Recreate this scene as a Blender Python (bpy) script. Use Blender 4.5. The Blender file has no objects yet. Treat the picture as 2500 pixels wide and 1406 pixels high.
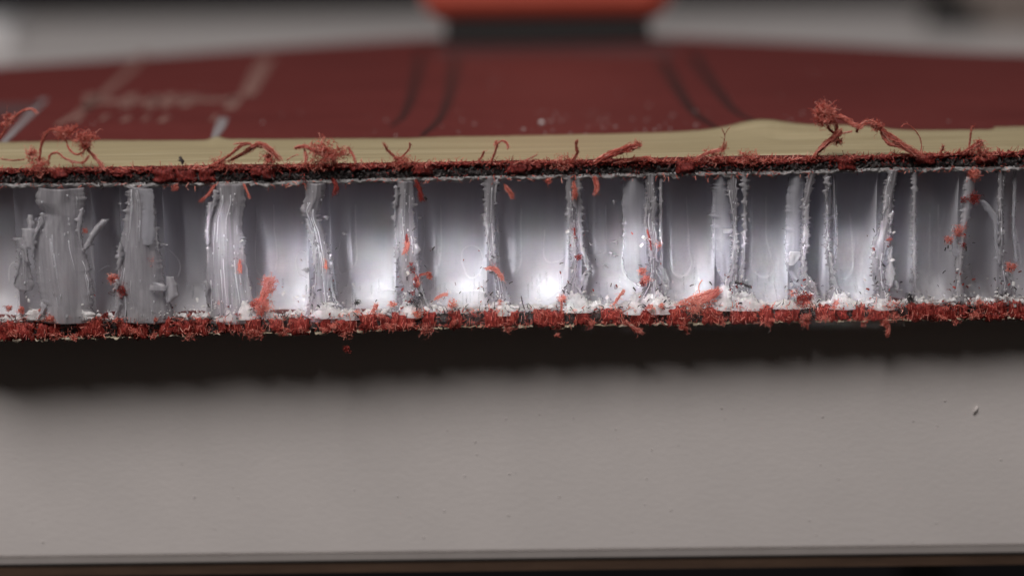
import bpy, bmesh, math, random
from mathutils import Vector, Matrix, noise
random.seed(11)
S = bpy.context.scene
S.unit_settings.scale_length = 0.01            # one unit is one centimetre
COL = S.collection
R = math.radians

# ------------------------------------------------------------------ camera
FPX, CX, CY = 5405.0, 1250.0, 703.0            # focal length and centre in photo pixels
CAM_M = Matrix.Translation((0, -20, 3.33)) @ Matrix.Rotation(R(90 - 12.55), 4, 'X') @ Matrix.Rotation(R(-0.69), 4, 'Z')
cd = bpy.data.cameras.new('camera'); cam = bpy.data.objects.new('camera', cd); COL.objects.link(cam)
cam.matrix_world = CAM_M
cd.sensor_width = 36; cd.lens = 36 * FPX / 2500
cd.clip_start = 0.5; cd.clip_end = 1000
cd.dof.use_dof = True; cd.dof.focus_distance = 20.45; cd.dof.aperture_fstop = 0.10
cd.dof.aperture_blades = 7
S.camera = cam
# ------------------------------------------------------------------ world, lamps, exposure
S.view_settings.view_transform = 'Standard'; S.view_settings.look = 'None'
S.view_settings.exposure = 0; S.view_settings.gamma = 1
W = bpy.data.worlds.new('World'); S.world = W; W.use_nodes = True
bg = W.node_tree.nodes['Background']; bg.inputs[0].default_value = (1.0, 0.85, 0.75, 1); bg.inputs[1].default_value = 0.025
S.cycles.use_denoising = True
S.cycles.max_bounces = 10; S.cycles.diffuse_bounces = 5; S.cycles.transparent_max_bounces = 12
S.cycles.caustics_reflective = False; S.cycles.caustics_refractive = False
S.cycles.sample_clamp_indirect = 4

def lamp(name, loc, target, energy, sx, sy, color=(1, 1, 1), spread=None):
    l = bpy.data.lights.new(name, 'AREA'); l.shape = 'RECTANGLE'; l.size = sx; l.size_y = sy
    l.energy = energy; l.color = color
    if spread: l.spread = R(spread)
    o = bpy.data.objects.new(name, l); COL.objects.link(o); o.location = loc
    o.rotation_euler = (Vector(target) - Vector(loc)).to_track_quat('-Z', 'Y').to_euler()
    return o
lamp('key_lamp', (-9, -19.5, 32), (0, 0, -1), 16400, 22, 16, (1.0, 0.955, 0.93))
lamp('ceiling_lamp', (10, 45, 90), (0, 35, 0), 11000, 70, 40, (0.97, 0.97, 1.0))
# narrow lamps with no visible source, added to brighten the core at the cut
def added_core_lamp(direction, dist, energy, sx, sy, spread, x, z):
    l = lamp('added_core_lamp', (0, 0, 0), (0, 0, -1), energy, sx, sy, (0.97, 0.94, 1.0), spread)
    d = Vector(direction).normalized(); u = (Vector((1, 0, 0)) - d * d.x).normalized(); v = (-d).cross(u)
    l.matrix_world = Matrix.Translation(Vector((x, 0, z)) - d * dist) @ Matrix((u, v, -d)).transposed().to_4x4()
added_core_lamp((0.40, 0.64, -0.66), 11, 9, 6.0, 0.22, 1.6, 0.42, -0.70)
added_core_lamp((0.20, 0.96, -0.27), 31, 15.5, 6.1, 0.74, 0.6, 0.42, -1.0)
added_core_lamp((0.15, 0.96, -0.25), 32, 5.5, 12.0, 0.95, 0.8, 0.0, -0.82)

# ------------------------------------------------------------------ frames of reference
PAD_M = Matrix.Rotation(R(1.25), 4, 'Z')
PAD_I = PAD_M.inverted()
def ray(px, py, inv):
    d = CAM_M.to_3x3() @ Vector(((px - CX) / FPX, -(py - CY) / FPX, -1.0))
    return inv @ CAM_M.translation, inv.to_3x3() @ d
IDN = Matrix.Identity(4)
def on_face(px, py, depth=0.0, inv=PAD_I):     # point of the plane y = depth seen at a photo pixel
    o, d = ray(px, py, inv); return o + d * ((depth - o.y) / d.y)
def on_level(px, py, z, inv=PAD_I):            # point of the plane z seen at a photo pixel
    o, d = ray(px, py, inv); return o + d * ((z - o.z) / d.z)
def lerp_table(tab):
    def f(x):
        if x <= tab[0][0]:
            (x0, y0), (x1, y1) = tab[0], tab[1]
        elif x >= tab[-1][0]:
            (x0, y0), (x1, y1) = tab[-2], tab[-1]
        else:
            for a, b in zip(tab, tab[1:]):
                if a[0] <= x <= b[0]:
                    (x0, y0), (x1, y1) = a, b; break
        return y0 + (y1 - y0) * (x - x0) / (x1 - x0)
    return f
Y_TOP = lerp_table([(0, 415), (320, 412), (900, 402), (1240, 396), (1600, 393), (1870, 393), (2000, 385), (2300, 375), (2500, 371)])
Y_CT = lerp_table([(0, 451), (320, 449), (700, 445), (1000, 436), (1400, 429), (1700, 423), (1900, 421), (2150, 413), (2500, 409)])
Y_CB = lerp_table([(0, 786), (130, 779), (470, 777), (800, 771), (1060, 761), (1300, 756), (1640, 751), (1900, 748), (2200, 744), (2500, 737)])
Y_BOT = lerp_table([(0, 822), (300, 818), (500, 810), (800, 805), (1100, 795), (1300, 791), (1600, 786), (2000, 778), (2500, 770)])
Z_TOP = on_face(1250, 396).z; Z_BOT = on_face(1250, 796).z
PXCM = (on_face(1251, 600) - on_face(1250, 600)).x       # one photo pixel on the cut face, in cm
def N(x, y=0.0, z=0.0): return noise.noise(Vector((x, y, z)))
def rnd(a, b): return random.uniform(a, b)

# ------------------------------------------------------------------ materials
def mat(name):
    m = bpy.data.materials.new(name); m.use_nodes = True
    nt = m.node_tree; b = nt.nodes['Principled BSDF']
    return m, nt, b
def node(nt, t, **kw):
    n = nt.nodes.new(t)
    for k, v in kw.items(): setattr(n, k, v)
    return n
def coords(nt, scale):
    tc = node(nt, 'ShaderNodeTexCoord'); mp = node(nt, 'ShaderNodeMapping')
    mp.inputs['Scale'].default_value = scale
    nt.links.new(tc.outputs['Object'], mp.inputs[0]); return mp.outputs[0]
def noise_n(nt, vec, scale, detail=4, rough=0.55):
    n = node(nt, 'ShaderNodeTexNoise'); n.inputs['Scale'].default_value = scale
    n.inputs['Detail'].default_value = detail; n.inputs['Roughness'].default_value = rough
    nt.links.new(vec, n.inputs['Vector']); return n.outputs[0]
def ramp(nt, fac, stops):
    r = node(nt, 'ShaderNodeValToRGB'); e = r.color_ramp.elements
    while len(e) < len(stops): e.new(0.5)
    for el, (p, c) in zip(e, stops): el.position = p; el.color = (*c, 1)
    nt.links.new(fac, r.inputs[0]); return r.outputs[0]
def bump(nt, b, h, strength, dist):
    n = node(nt, 'ShaderNodeBump'); n.inputs['Strength'].default_value = strength; n.inputs['Distance'].default_value = dist
    nt.links.new(h, n.inputs['Height']); nt.links.new(n.outputs[0], b.inputs['Normal']); return n.outputs[0]
def milky(name, c0, c1, rough, trans, clear, scale, nscale, bmp, clear2=None, cscale=(12, 12, 0.8)):
    """translucent plastic: principled + translucent + a little see-through"""
    m, nt, b = mat(name); out = nt.nodes['Material Output']
    f = noise_n(nt, coords(nt, scale), nscale, 5)
    c = ramp(nt, f, [(0.3, c0), (0.7, c1)])
    nt.links.new(c, b.inputs['Base Color']); b.inputs['Roughness'].default_value = rough
    nrm = bump(nt, b, f, bmp, 0.03)
    t = node(nt, 'ShaderNodeBsdfTranslucent'); nt.links.new(c, t.inputs[0]); nt.links.new(nrm, t.inputs['Normal'])
    mx = node(nt, 'ShaderNodeMixShader'); mx.inputs[0].default_value = trans
    nt.links.new(b.outputs[0], mx.inputs[1]); nt.links.new(t.outputs[0], mx.inputs[2])
    tr = node(nt, 'ShaderNodeBsdfTransparent'); m2 = node(nt, 'ShaderNodeMixShader'); m2.inputs[0].default_value = clear
    if clear2 is not None:                        # streaks: thin places let more through
        f3 = noise_n(nt, coords(nt, cscale), 1.5, 5, 0.6)
        mr = node(nt, 'ShaderNodeMapRange'); mr.inputs['From Min'].default_value = 0.35; mr.inputs['From Max'].default_value = 0.62
        mr.inputs['To Min'].default_value = clear; mr.inputs['To Max'].default_value = clear2
        nt.links.new(f3, mr.inputs[0]); nt.links.new(mr.outputs[0], m2.inputs[0])
    nt.links.new(mx.outputs[0], m2.inputs[1]); nt.links.new(tr.outputs[0], m2.inputs[2])
    nt.links.new(m2.outputs[0], out.inputs[0]); return m
def fibre(name, stops, trans=0.25):
    m, nt, b = mat(name); out = nt.nodes['Material Output']
    g = node(nt, 'ShaderNodeNewGeometry')
    c = ramp(nt, g.outputs['Random Per Island'], stops)
    nt.links.new(c, b.inputs['Base Color']); b.inputs['Roughness'].default_value = 0.55
    t = node(nt, 'ShaderNodeBsdfTranslucent'); nt.links.new(c, t.inputs[0])
    mx = node(nt, 'ShaderNodeMixShader'); mx.inputs[0].default_value = trans
    nt.links.new(b.outputs[0], mx.inputs[1]); nt.links.new(t.outputs[0], mx.inputs[2])
    nt.links.new(mx.outputs[0], out.inputs[0]); return m
def speckled(name, scale, nscale, stops, rough, bmp, dist=0.02, detail=6):
    m, nt, b = mat(name)
    f = noise_n(nt, coords(nt, scale), nscale, detail, 0.65)
    nt.links.new(ramp(nt, f, stops), b.inputs['Base Color'])
    b.inputs['Roughness'].default_value = rough; bump(nt, b, f, bmp, dist); return m

M = {}
M['cell'] = milky('cell_plastic', (0.80, 0.80, 0.845), (0.86, 0.86, 0.895), 0.40, 0.45, 0.08, (6, 6, 0.7), 1.6, 0.12)
M['fray'] = milky('frayed_plastic', (0.42, 0.41, 0.44), (0.74, 0.72, 0.75), 0.33, 0.42, 0.22, (10, 10, 0.6), 2.6, 0.4)
M['film'] = milky('film_plastic', (0.66, 0.66, 0.71), (0.78, 0.78, 0.83), 0.3, 0.5, 0.6, (9, 9, 0.9), 2.0, 0.35)
M['sheet'] = milky('wall_sheet', (0.42, 0.405, 0.43), (0.60, 0.58, 0.61), 0.42, 0.45, 0.1, (10, 10, 0.5), 2.4, 0.16, 0.55)
M['glue'] = milky('glue', (0.36, 0.345, 0.345), (0.62, 0.60, 0.60), 0.45, 0.3, 0.15, (4, 4, 4), 2.6, 0.5)
M['foot'] = milky('foot_plastic', (0.78, 0.76, 0.755), (0.94, 0.925, 0.92), 0.45, 0.3, 0.0, (4, 4, 4), 2.2, 0.35, 0.42, (6, 6, 5))
M['ridge'] = milky('glue_ridge', (0.92, 0.92, 0.95), (0.96, 0.96, 0.98), 0.3, 0.65, 0.0, (4, 4, 1), 2.0, 0.0)
M['crumb'] = milky('crumbly_plastic', (0.72, 0.70, 0.69), (0.92, 0.90, 0.89), 0.5, 0.25, 0.0, (4, 4, 4), 2.6, 0.6)
M['red_fibre'] = fibre('red_fibre', [(0.0, (0.42, 0.06, 0.045)), (0.4, (0.78, 0.22, 0.165)), (1.0, (0.92, 0.50, 0.41))], 0.42)
M['dark_red_fibre'] = fibre('dark_red_fibre', [(0.0, (0.10, 0.012, 0.010)), (0.5, (0.26, 0.022, 0.016)), (1.0, (0.45, 0.06, 0.045))], 0.2)
M['black_fibre'] = fibre('black_fibre', [(0.0, (0.010, 0.009, 0.010)), (0.7, (0.035, 0.032, 0.034)), (1.0, (0.16, 0.14, 0.14))], 0.0)
M['red_tow'] = speckled('red_tow', (22, 22, 3.0), 3.0, [(0.32, (0.10, 0.007, 0.006)), (0.5, (0.28, 0.021, 0.015)), (0.7, (0.66, 0.15, 0.11))], 0.55, 0.9)
M['dark_tow'] = speckled('dark_tow', (22, 22, 5.0), 3.0, [(0.3, (0.09, 0.007, 0.006)), (0.52, (0.19, 0.016, 0.012)), (0.75, (0.42, 0.07, 0.052))], 0.55, 0.9)
M['carbon'] = speckled('carbon', (9, 9, 9), 3.2, [(0.35, (0.014, 0.010, 0.010)), (0.52, (0.045, 0.036, 0.035)), (0.66, (0.24, 0.20, 0.195))], 0.5, 0.9)

# ------------------------------------------------------------------ object helpers
def link(name, verts, faces, m, parent=None, smooth=True, label=None, kind=None):
    me = bpy.data.meshes.new(name); me.from_pydata([tuple(v) for v in verts], [], faces); me.update()
    if smooth: me.polygons.foreach_set('use_smooth', [True] * len(me.polygons))
    me.materials.append(m)
    o = bpy.data.objects.new(name, me); COL.objects.link(o)
    if parent: o.parent = parent
    if label: o['label'] = label
    if kind: o['kind'] = kind
    return o
def empty(name, label, cat, loc=(0, 0, 0), rz=0):
    o = bpy.data.objects.new(name, None); COL.objects.link(o); o.location = loc; o.rotation_euler = (0, 0, rz)
    o['label'] = label; o['category'] = cat; return o
def grid_solid(nu, nv, P, thick):
    """closed slab: front surface P(u,v), u across, v down; thickness along +y"""
    V, F = [], []
    for j in range(nv + 1):
        for i in range(nu + 1): V.append(P(i / nu, j / nv))
    n = len(V); V += [v + Vector((0, thick, 0)) for v in V]
    w = nu + 1
    for j in range(nv):
        for i in range(nu):
            a = j * w + i; F.append((a, a + w, a + w + 1, a + 1)); F.append((n + a, n + a + 1, n + a + w + 1, n + a + w))
    for i in range(nu):
        a = i; F.append((a, a + 1, n + a + 1, n + a)); a = nv * w + i; F.append((a, n + a, n + a + 1, a + 1))
    for j in range(nv):
        a = j * w; F.append((a, n + a, n + a + w, a + w)); a = j * w + nu; F.append((a, a + w, n + a + w, n + a))
    return V, F
def add(vf, V, F):
    n = len(vf[0]); vf[0].extend(V); vf[1].extend([tuple(i + n for i in f) for f in F])
def tube(vf, pts, r, sides=3, taper=0.5):
    V, F = [], []
    k = len(pts); up = Vector((rnd(-1, 1), rnd(-1, 1), rnd(-1, 1)))
    for i, p in enumerate(pts):
        d = (pts[min(i + 1, k - 1)] - pts[max(i - 1, 0)])
        if d.length < 1e-6: d = Vector((0, 0, 1e-3))
        d.normalize(); a = d.cross(up)
        if a.length < 1e-3: a = d.orthogonal()
        a.normalize(); b = d.cross(a); rr = r * (1 - taper * i / max(1, k - 1))
        for s in range(sides):
            t = 2 * math.pi * s / sides; V.append(p + (a * math.cos(t) + b * math.sin(t)) * rr)
    for i in range(k - 1):
        for s in range(sides):
            a, b = i * sides + s, i * sides + (s + 1) % sides
            F.append((a, b, b + sides, a + sides))
    F.append(tuple(range(sides))[::-1]); F.append(tuple(range((k - 1) * sides, k * sides)))
    add(vf, V, F)
def curl(p, d, length, n, wob):
    pts = [p.copy()]; d = d.normalized()
    for i in range(n):
        d = (d + Vector((rnd(-1, 1), rnd(-1, 1), rnd(-1, 1))) * wob).normalized()
        p = p + d * (length / n); pts.append(p.copy())
    return pts
def box_mesh(x0, x1, y0, y1, z0, z1, bev=0.0, seg=2):
    bm = bmesh.new(); bmesh.ops.create_cube(bm, size=1)
    for v in bm.verts:
        v.co = Vector((x0 if v.co.x < 0 else x1, y0 if v.co.y < 0 else y1, z0 if v.co.z < 0 else z1))
    if bev: bmesh.ops.bevel(bm, geom=bm.edges[:], offset=bev, segments=seg, profile=0.5, affect='EDGES')
    bm.normal_update(); me = bpy.data.meshes.new('m'); bm.to_mesh(me); bm.free(); return me
def box(name, dims, m, parent=None, bev=0.0, seg=2, **kw):
    me = box_mesh(*dims, bev, seg); me.name = name; me.materials.append(m)
    o = bpy.data.objects.new(name, me); COL.objects.link(o)
    if parent: o.parent = parent
    for k, v in kw.items(): o[k] = v
    return o

# ------------------------------------------------------------------ the setting
m, nt, b = mat('dark_wall'); b.inputs['Base Color'].default_value = (0.055, 0.05, 0.058, 1); b.inputs['Roughness'].default_value = 0.9
nt.links.new(ramp(nt, noise_n(nt, coords(nt, (1, 1, 1)), 0.05), [(0.3, (0.045, 0.041, 0.048)), (0.7, (0.085, 0.078, 0.088))]), b.inputs['Base Color'])
o = box('wall', (-200, 200, 150, 152, -75, 140), m, kind='structure')
m, nt, b = mat('dark_floor'); b.inputs['Roughness'].default_value = 0.8
nt.links.new(ramp(nt, noise_n(nt, coords(nt, (1, 1, 1)), 0.2), [(0.3, (0.03, 0.026, 0.024)), (0.7, (0.05, 0.044, 0.04))]), b.inputs['Base Color'])
o = box('floor', (-200, 200, -150, 150, -77, -75), m, kind='structure')

# ------------------------------------------------------------------ table
TAB_Z = Z_BOT - 0.035
TAB_Y = 0.38                                    # front face of the board, set back under the overhanging panel
FAR_Y = on_level(1250, 30, TAB_Z, IDN).y
ZE = on_face(1250, 1347, TAB_Y, IDN).z          # crease along the lower edge
table = empty('table', 'white coated table board with a worn straight front edge under the red panel', 'table', (0, TAB_Y, -75))
def white_board(name, bmp):
    m, nt, b = mat(name)
    v = coords(nt, (1, 1, 1))
    f = noise_n(nt, v, 1.1, 4)
    nt.links.new(ramp(nt, f, [(0.3, (0.66, 0.615, 0.598)), (0.7, (0.70, 0.65, 0.632))]), b.inputs['Base Color'])
    b.inputs['Roughness'].default_value = 0.42
    h = noise_n(nt, coords(nt, (5, 5, 9)), 2.2, 6, 0.6); bump(nt, b, h, bmp, 0.02)
    return m
M['board'] = white_board('white_board', 0.12)
M['lip'] = speckled('lip', (1, 1, 1), 2.0, [(0.3, (0.36, 0.325, 0.31)), (0.7, (0.40, 0.365, 0.35))], 0.5, 0.1)  # darker than the board: shade of the turned edge put into the colour
def local_table(o):
    o.data.transform(Matrix.Translation((0, -TAB_Y, 75))); return o
local_table(box('tabletop', (-45, 45, TAB_Y + 0.003, FAR_Y, ZE, TAB_Z), M['board'], table, 0.03, 3))
# lower edge: worn chamfer, a polyline with little nicks swept along the board
V, F = [], []
n = 240
for i in range(n + 1):
    x = -9 + 18 * i / n
    j = 0.006 * N(x * 0.8, 3) + 0.003 * N(x * 4, 9)
    if abs(x + 2.82) < 0.06: j -= 0.008
    prof = [(0.0, 0.012 + j), (0.004, 0.0 + j), (0.006, -0.062), (0.022, -0.09), (0.20, -0.10), (0.20, 0.01)]
    V += [Vector((x, TAB_Y + a, ZE + c)) for a, c in prof]
for i in range(n):
    for k in range(6):
        a, b_ = i * 6 + k, i * 6 + (k + 1) % 6
        F.append((a, b_, b_ + 6, a + 6))
local_table(link('edge_lip', V, F, M['lip'], table, False))
M['brown'] = speckled('brown_wood', (1, 8, 8), 1.5, [(0.3, (0.06, 0.034, 0.022)), (0.7, (0.095, 0.055, 0.035))], 0.6, 0.2)
local_table(box('apron', (-44, 44, TAB_Y + 0.03, TAB_Y + 1.9, ZE - 0.20, ZE - 0.102), M['brown'], table))
M['greymetal'] = speckled('grey_metal', (1, 1, 1), 1.0, [(0.3, (0.12, 0.12, 0.125)), (0.7, (0.15, 0.15, 0.155))], 0.4, 0.0)
for x in (-38, 38):
    for y in (5, FAR_Y - 3):
        local_table(box('leg', (x - 1.5, x + 1.5, y - 1.5, y + 1.5, -75, ZE - 0.25), M['greymetal'], table, 0.2))
# small chip standing proud on the edge of the board, and fine crumbs stuck to it
vf = ([], [])
p = on_face(2380, 1001, TAB_Y, IDN)
tube(vf, [p + Vector((0.02, 0, 0.035)), p + Vector((0.012, -0.012, 0.01)), p + Vector((-0.015, -0.01, -0.03))], 0.012, 5)
for _ in range(70):
    q = on_face(rnd(0, 2500), rnd(880, 1330), TAB_Y, IDN); s = rnd(0.003, 0.008)
    tube(vf, [q + Vector((-s, 0, 0)), q + Vector((s, -0.004, s * 0.5))], s * 0.6, 4)
local_table(link('paint_speck', *vf, M['board'], table, kind='stuff'))

# post of dark grey metal standing on the floor under the table
post = empty('post', 'dark grey post standing in the dark below the table', 'post', (0, 0, 0))
c = on_face(2258, 1395, 14, IDN)
bm = bmesh.new(); bmesh.ops.create_cone(bm, cap_ends=True, segments=32, radius1=0.42, radius2=0.42, depth=70)
me = bpy.data.meshes.new('shaft'); bm.to_mesh(me); bm.free(); me.materials.append(M['greymetal'])
o = bpy.data.objects.new('shaft', me); COL.objects.link(o); o.parent = post; post.location = (c.x, c.y, -75); o.location = (0, 0, 36)
box('foot', (-2.5, 2.5, -2.5, 2.5, 0, 1), M['greymetal'], post, 0.2)

# ------------------------------------------------------------------ panel
panel = empty('paddle', 'red faced honeycomb paddle sawn straight across, with frayed red fibres along the cut', 'paddle')
panel.matrix_world = PAD_M
# outline seen from above: straight sawn edge in front, rounded shoulders running back
back_px = [(0, 163), (300, 143), (700, 114), (1040, 93), (1340, 86), (1600, 90), (2000, 107), (2500, 131)]
back = [on_level(x, y, Z_TOP) for x, y in back_px]
outline = [Vector((-10.2, 0, 0)), Vector((-10.0, 4.0, 0)), Vector((-8.6, 7.0, 0))] + [Vector((v.x, v.y, 0)) for v in back] + \
          [Vector((8.6, 8.6, 0)), Vector((10.0, 5.0, 0)), Vector((10.2, 0, 0))]
def smooth_line(P, n):
    out = []
    for i in range(len(P) - 1):
        p0, p1, p2, p3 = P[max(i - 1, 0)], P[i], P[i + 1], P[min(i + 2, len(P) - 1)]
        for k in range(n):
            t = k / n
            out.append(0.5 * ((2 * p1) + (p2 - p0) * t + (2 * p0 - 5 * p1 + 4 * p2 - p3) * t * t + (3 * p1 - p0 - 3 * p2 + p3) * t ** 3))
    out.append(P[-1]); return out
OUT = smooth_line(outline, 6)
def prism(name, z0, z1, y0, m, parent, shrink=1.0):
    pts = [Vector((v.x * shrink, max(v.y * shrink, y0), 0)) for v in OUT]
    n = len(pts)
    V = [Vector((p.x, p.y, z0)) for p in pts] + [Vector((p.x, p.y, z1)) for p in pts]
    F = [tuple(range(n))[::-1], tuple(range(n, 2 * n))]
    for i in range(n):
        j = (i + 1) % n; F.append((i, j, n + j, n + i))
    return link(name, V, F, m, parent, False)
# red face: dull aramid with a faint weave, worn patches and dust
m, nt, b = mat('red_face')
f1 = noise_n(nt, coords(nt, (0.35, 1.2, 1)), 1.2, 5)
base = ramp(nt, f1, [(0.3, (0.098, 0.0145, 0.0125)), (0.72, (0.132, 0.022, 0.019))])
f2 = noise_n(nt, coords(nt, (1, 2.2, 1)), 6.0, 6, 0.7)
dust = ramp(nt, f2, [(0.60, (0, 0, 0)), (0.78, (0.22, 0.22, 0.22))])
mx = node(nt, 'ShaderNodeMixRGB'); nt.links.new(dust, mx.inputs[0]); nt.links.new(base, mx.inputs[1]); mx.inputs[2].default_value = (0.42, 0.25, 0.22, 1)
nt.links.new(mx.outputs[0], b.inputs['Base Color']); b.inputs['Roughness'].default_value = 0.55; b.inputs['Specular IOR Level'].default_value = 0.35
wv = node(nt, 'ShaderNodeTexBrick'); nt.links.new(coords(nt, (1, 1, 1)), wv.inputs['Vector']); wv.inputs['Scale'].default_value = 5
bump(nt, b, f2, 0.12, 0.01)
M['face'] = m
SK = 0.125
top_sheet = prism('top_face_sheet', Z_TOP - SK, Z_TOP, 0.012, M['face'], panel)
bot_sheet = prism('bottom_face_sheet', Z_BOT + 0.005, Z_BOT + SK * 0.95, 0.012, M['face'], panel)
core = prism('honeycomb_core', Z_BOT + SK, Z_TOP - SK - 0.002, 1.25, M['cell'], panel, 0.995)

# ---- honeycomb cells behind the cut
def surf_depth(u, D, n=2.7):                    # plan curve of one cell, u in -1..1
    return D * max(0.0, 1 - abs(u) ** n) ** (1 / n)
CELLS = [(-150, 40, .55), (40, 228, .34), (228, 298, .62), (298, 402, .36), (402, 506, .62), (506, 592, .40), (592, 752, .58), (752, 808, .30), (808, 965, .58),
         (965, 1020, .30), (1020, 1188, .58), (1188, 1210, .20), (1210, 1388, .60), (1388, 1420, .25), (1420, 1577, .58), (1577, 1604, .25), (1604, 1613, .3), (1617, 1745, .55),
         (1745, 1793, .34), (1796, 1815, .85), (1819, 1925, .55), (1925, 1958, .35), (1963, 2018, .85), (2026, 2138, .60), (2138, 2172, .28), (2172, 2228, .70),
         (2234, 2336, .60), (2350, 2437, .80), (2446, 2640, .6)]
CELL_AT = []
for k, (pl, pr, D) in enumerate(CELLS):
    pm = (pl + pr) / 2
    xl, xr = on_face(pl, 600).x, on_face(pr, 600).x
    zt, zb = on_face(pm, Y_CT(pm) - 10).z, on_face(pm, Y_CB(pm) + 12).z
    CELL_AT.append((xl, xr, D, zt, zb))
    nu, nv = max(10, min(34, int((pr - pl) / 5))), 40
    hf = 0.27 if pr - pl > 80 else 0.16
    seed = k * 7.3
    V, F = [], []
    for j in range(nv + 1):
        t = (j / nv) ** 1.5                      # from the bottom up
        z = zb + (zt - zb) * t
        hb = (z - zb) / hf; ht = (zt - z) / 0.07
        s = 1.0
        if hb < 1: s *= 0.10 + 0.90 * math.sqrt(max(0, 1 - (1 - hb) ** 2))
        if ht < 1: s *= 0.35 + 0.65 * math.sqrt(max(0, 1 - (1 - ht) ** 2))
        for i in range(nu + 1):
            u = -math.cos(math.pi * i / nu)
            lean = 0.02 * N(seed, z * 1.3)
            x = (xl + xr) / 2 + u * (xr - xl) / 2 + lean * (1 - abs(u))
            y = surf_depth(u, D) * s
            y += (0.035 * N(seed + x * 2.2, z * 1.1) + 0.008 * N(seed + x * 9, z * 1.2)) * (1 - abs(u) ** 4) * s
            V.append(Vector((x, max(y, 0.0) + 0.004, z)))
    w = nu + 1
    for j in range(nv):
        for i in range(nu):
            a = j * w + i; F.append((a, a + 1, a + w + 1, a + w))
    link('cell_wall', V, F, M['cell'], core)
# second row behind, seen dimly through the first
for k in range(14):
    xl = -5.4 + k * 0.78; xr = xl + 0.78
    V, F = [], []
    for j in (0, 1):
        for i in range(13):
            u = -1 + i / 6; V.append(Vector(((xl + xr) / 2 + u * 0.39, 0.9 + surf_depth(u, 0.3), (Z_BOT + SK, Z_TOP - SK)[j])))
    for i in range(12): F.append((i, i + 1, i + 14, i + 13))
    link('cell_wall', V, F, M['cell'], core)

# ---- faint ridges of glue drawn on the back of the cells
RIDGES = [([(627, 500), (627, 560), (625, 620), (630, 660), (645, 682)], .55), ([(668, 500), (670, 560), (677, 620), (672, 660)], .55),
          ([(834, 500), (834, 570), (826, 625), (832, 660), (850, 660), (868, 648)], .55), ([(868, 500), (869, 570), (872, 625), (866, 650)], .55),
          ([(1034, 520), (1036, 590), (1025, 640), (1027, 662), (1045, 678)], .55), ([(1076, 500), (1078, 600), (1072, 650)], .55),
          ([(1235, 520), (1232, 600), (1230, 640), (1238, 665), (1255, 678)], .55), ([(1272, 500), (1273, 620), (1266, 655), (1250, 676)], .55),
          ([(1432, 500), (1432, 600), (1434, 616), (1455, 622), (1475, 618), (1480, 600), (1480, 500)], .55),
          ([(1215, 520), (1217, 600), (1220, 650)], .3),
          ([(1624, 480), (1634, 580), (1632, 640), (1645, 666), (1662, 674), (1680, 664), (1688, 640), (1682, 600), (1676, 480)], .5),
          ([(1836, 480), (1837, 570), (1834, 640), (1845, 666), (1865, 676), (1883, 668), (1888, 645), (1878, 610), (1870, 570), (1870, 480)], .5),
          ([(2042, 500), (2044, 600), (2034, 660)], .12), ([(2075, 520), (2082, 640), (2070, 675), (2052, 680)], .5),
          ([(1128, 640), (1130, 610), (1150, 600), (1172, 606), (1178, 630), (1172, 660), (1155, 678), (1138, 670), (1128, 640)], .52),
          ([(722, 640), (728, 615), (750, 612)], .5), ([(722, 640), (730, 670), (752, 676)], .5),
          ([(1330, 560), (1328, 620), (1340, 640), (1365, 634), (1378, 610)], .5),
          ([(920, 710), (950, 706), (985, 712)], .3), ([(1110, 715), (1160, 708), (1200, 716)], .3), ([(1335, 730), (1360, 712), (1385, 700)], .22),
          ([(22, 690), (24, 650), (40, 640), (55, 660)], .3), ([(410, 560), (425, 610), (440, 650), (435, 675)], .5), ([(232, 560), (236, 620), (250, 645), (270, 650)], .5),
          ([(2290, 500), (2292, 690)], .5), ([(2270, 520), (2268, 690)], .5), ([(2480, 560), (2492, 630), (2490, 645)], .3),
          ([(1525, 500), (1522, 580), (1518, 650), (1530, 680)], .25), ([(1545, 500), (1552, 560), (1545, 640)], .25)]
for pts, d in RIDGES:
    vf = ([], [])
    P = smooth_line([on_face(x, y, d) for x, y in pts], 5)
    P = [p + Vector((0.006 * N(p.x * 9, p.z * 9, 1), 0, 0.006 * N(p.x * 9, p.z * 9, 5))) for p in P]
    # lay every point on the wall of its cell
    for p in P:
        for xl, xr, D, zt, zb in CELL_AT:
            if xl <= p.x <= xr:
                u = (p.x - (xl + xr) / 2) / ((xr - xl) / 2); hb = (p.z - zb) / 0.27
                s = 1.0 if hb >= 1 else 0.10 + 0.90 * math.sqrt(max(0, 1 - (1 - max(hb, 0)) ** 2))
                p.y = min(p.y, max(0.0, surf_depth(u, D) * s + 0.004)) - 0.002; break
    tube(vf, P, 0.0058, 6, 0.1)
    link('glue_ridge', *vf, M['ridge'], core)
# short vertical pull marks in the glue at the foot of the cells
vf = ([], [])
for _ in range(260):
    px = rnd(10, 2490); py = rnd(675, 735) - (px - 1250) * 0.012; h = rnd(10, 42)
    for xl, xr, D, zt, zb in CELL_AT:
        p = on_face(px, py, D * 0.9)
        if xl + 0.03 < p.x < xr - 0.03 and xr - xl > 0.25:
            u = (p.x - (xl + xr) / 2) / ((xr - xl) / 2)
            def onw(z):
                hb = (z - zb) / 0.27; s = 1.0 if hb >= 1 else 0.10 + 0.90 * math.sqrt(max(0, 1 - (1 - max(hb, 0)) ** 2))
                return Vector((p.x, surf_depth(u, D) * s - 0.001, z))
            tube(vf, [onw(p.z + h * PXCM * a) for a in (0.5, 0.2, -0.2, -0.5)], rnd(0.002, 0.0045), 3, 0.2); break
link('glue_pull_mark', *vf, M['film'], core, kind='stuff')

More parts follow.
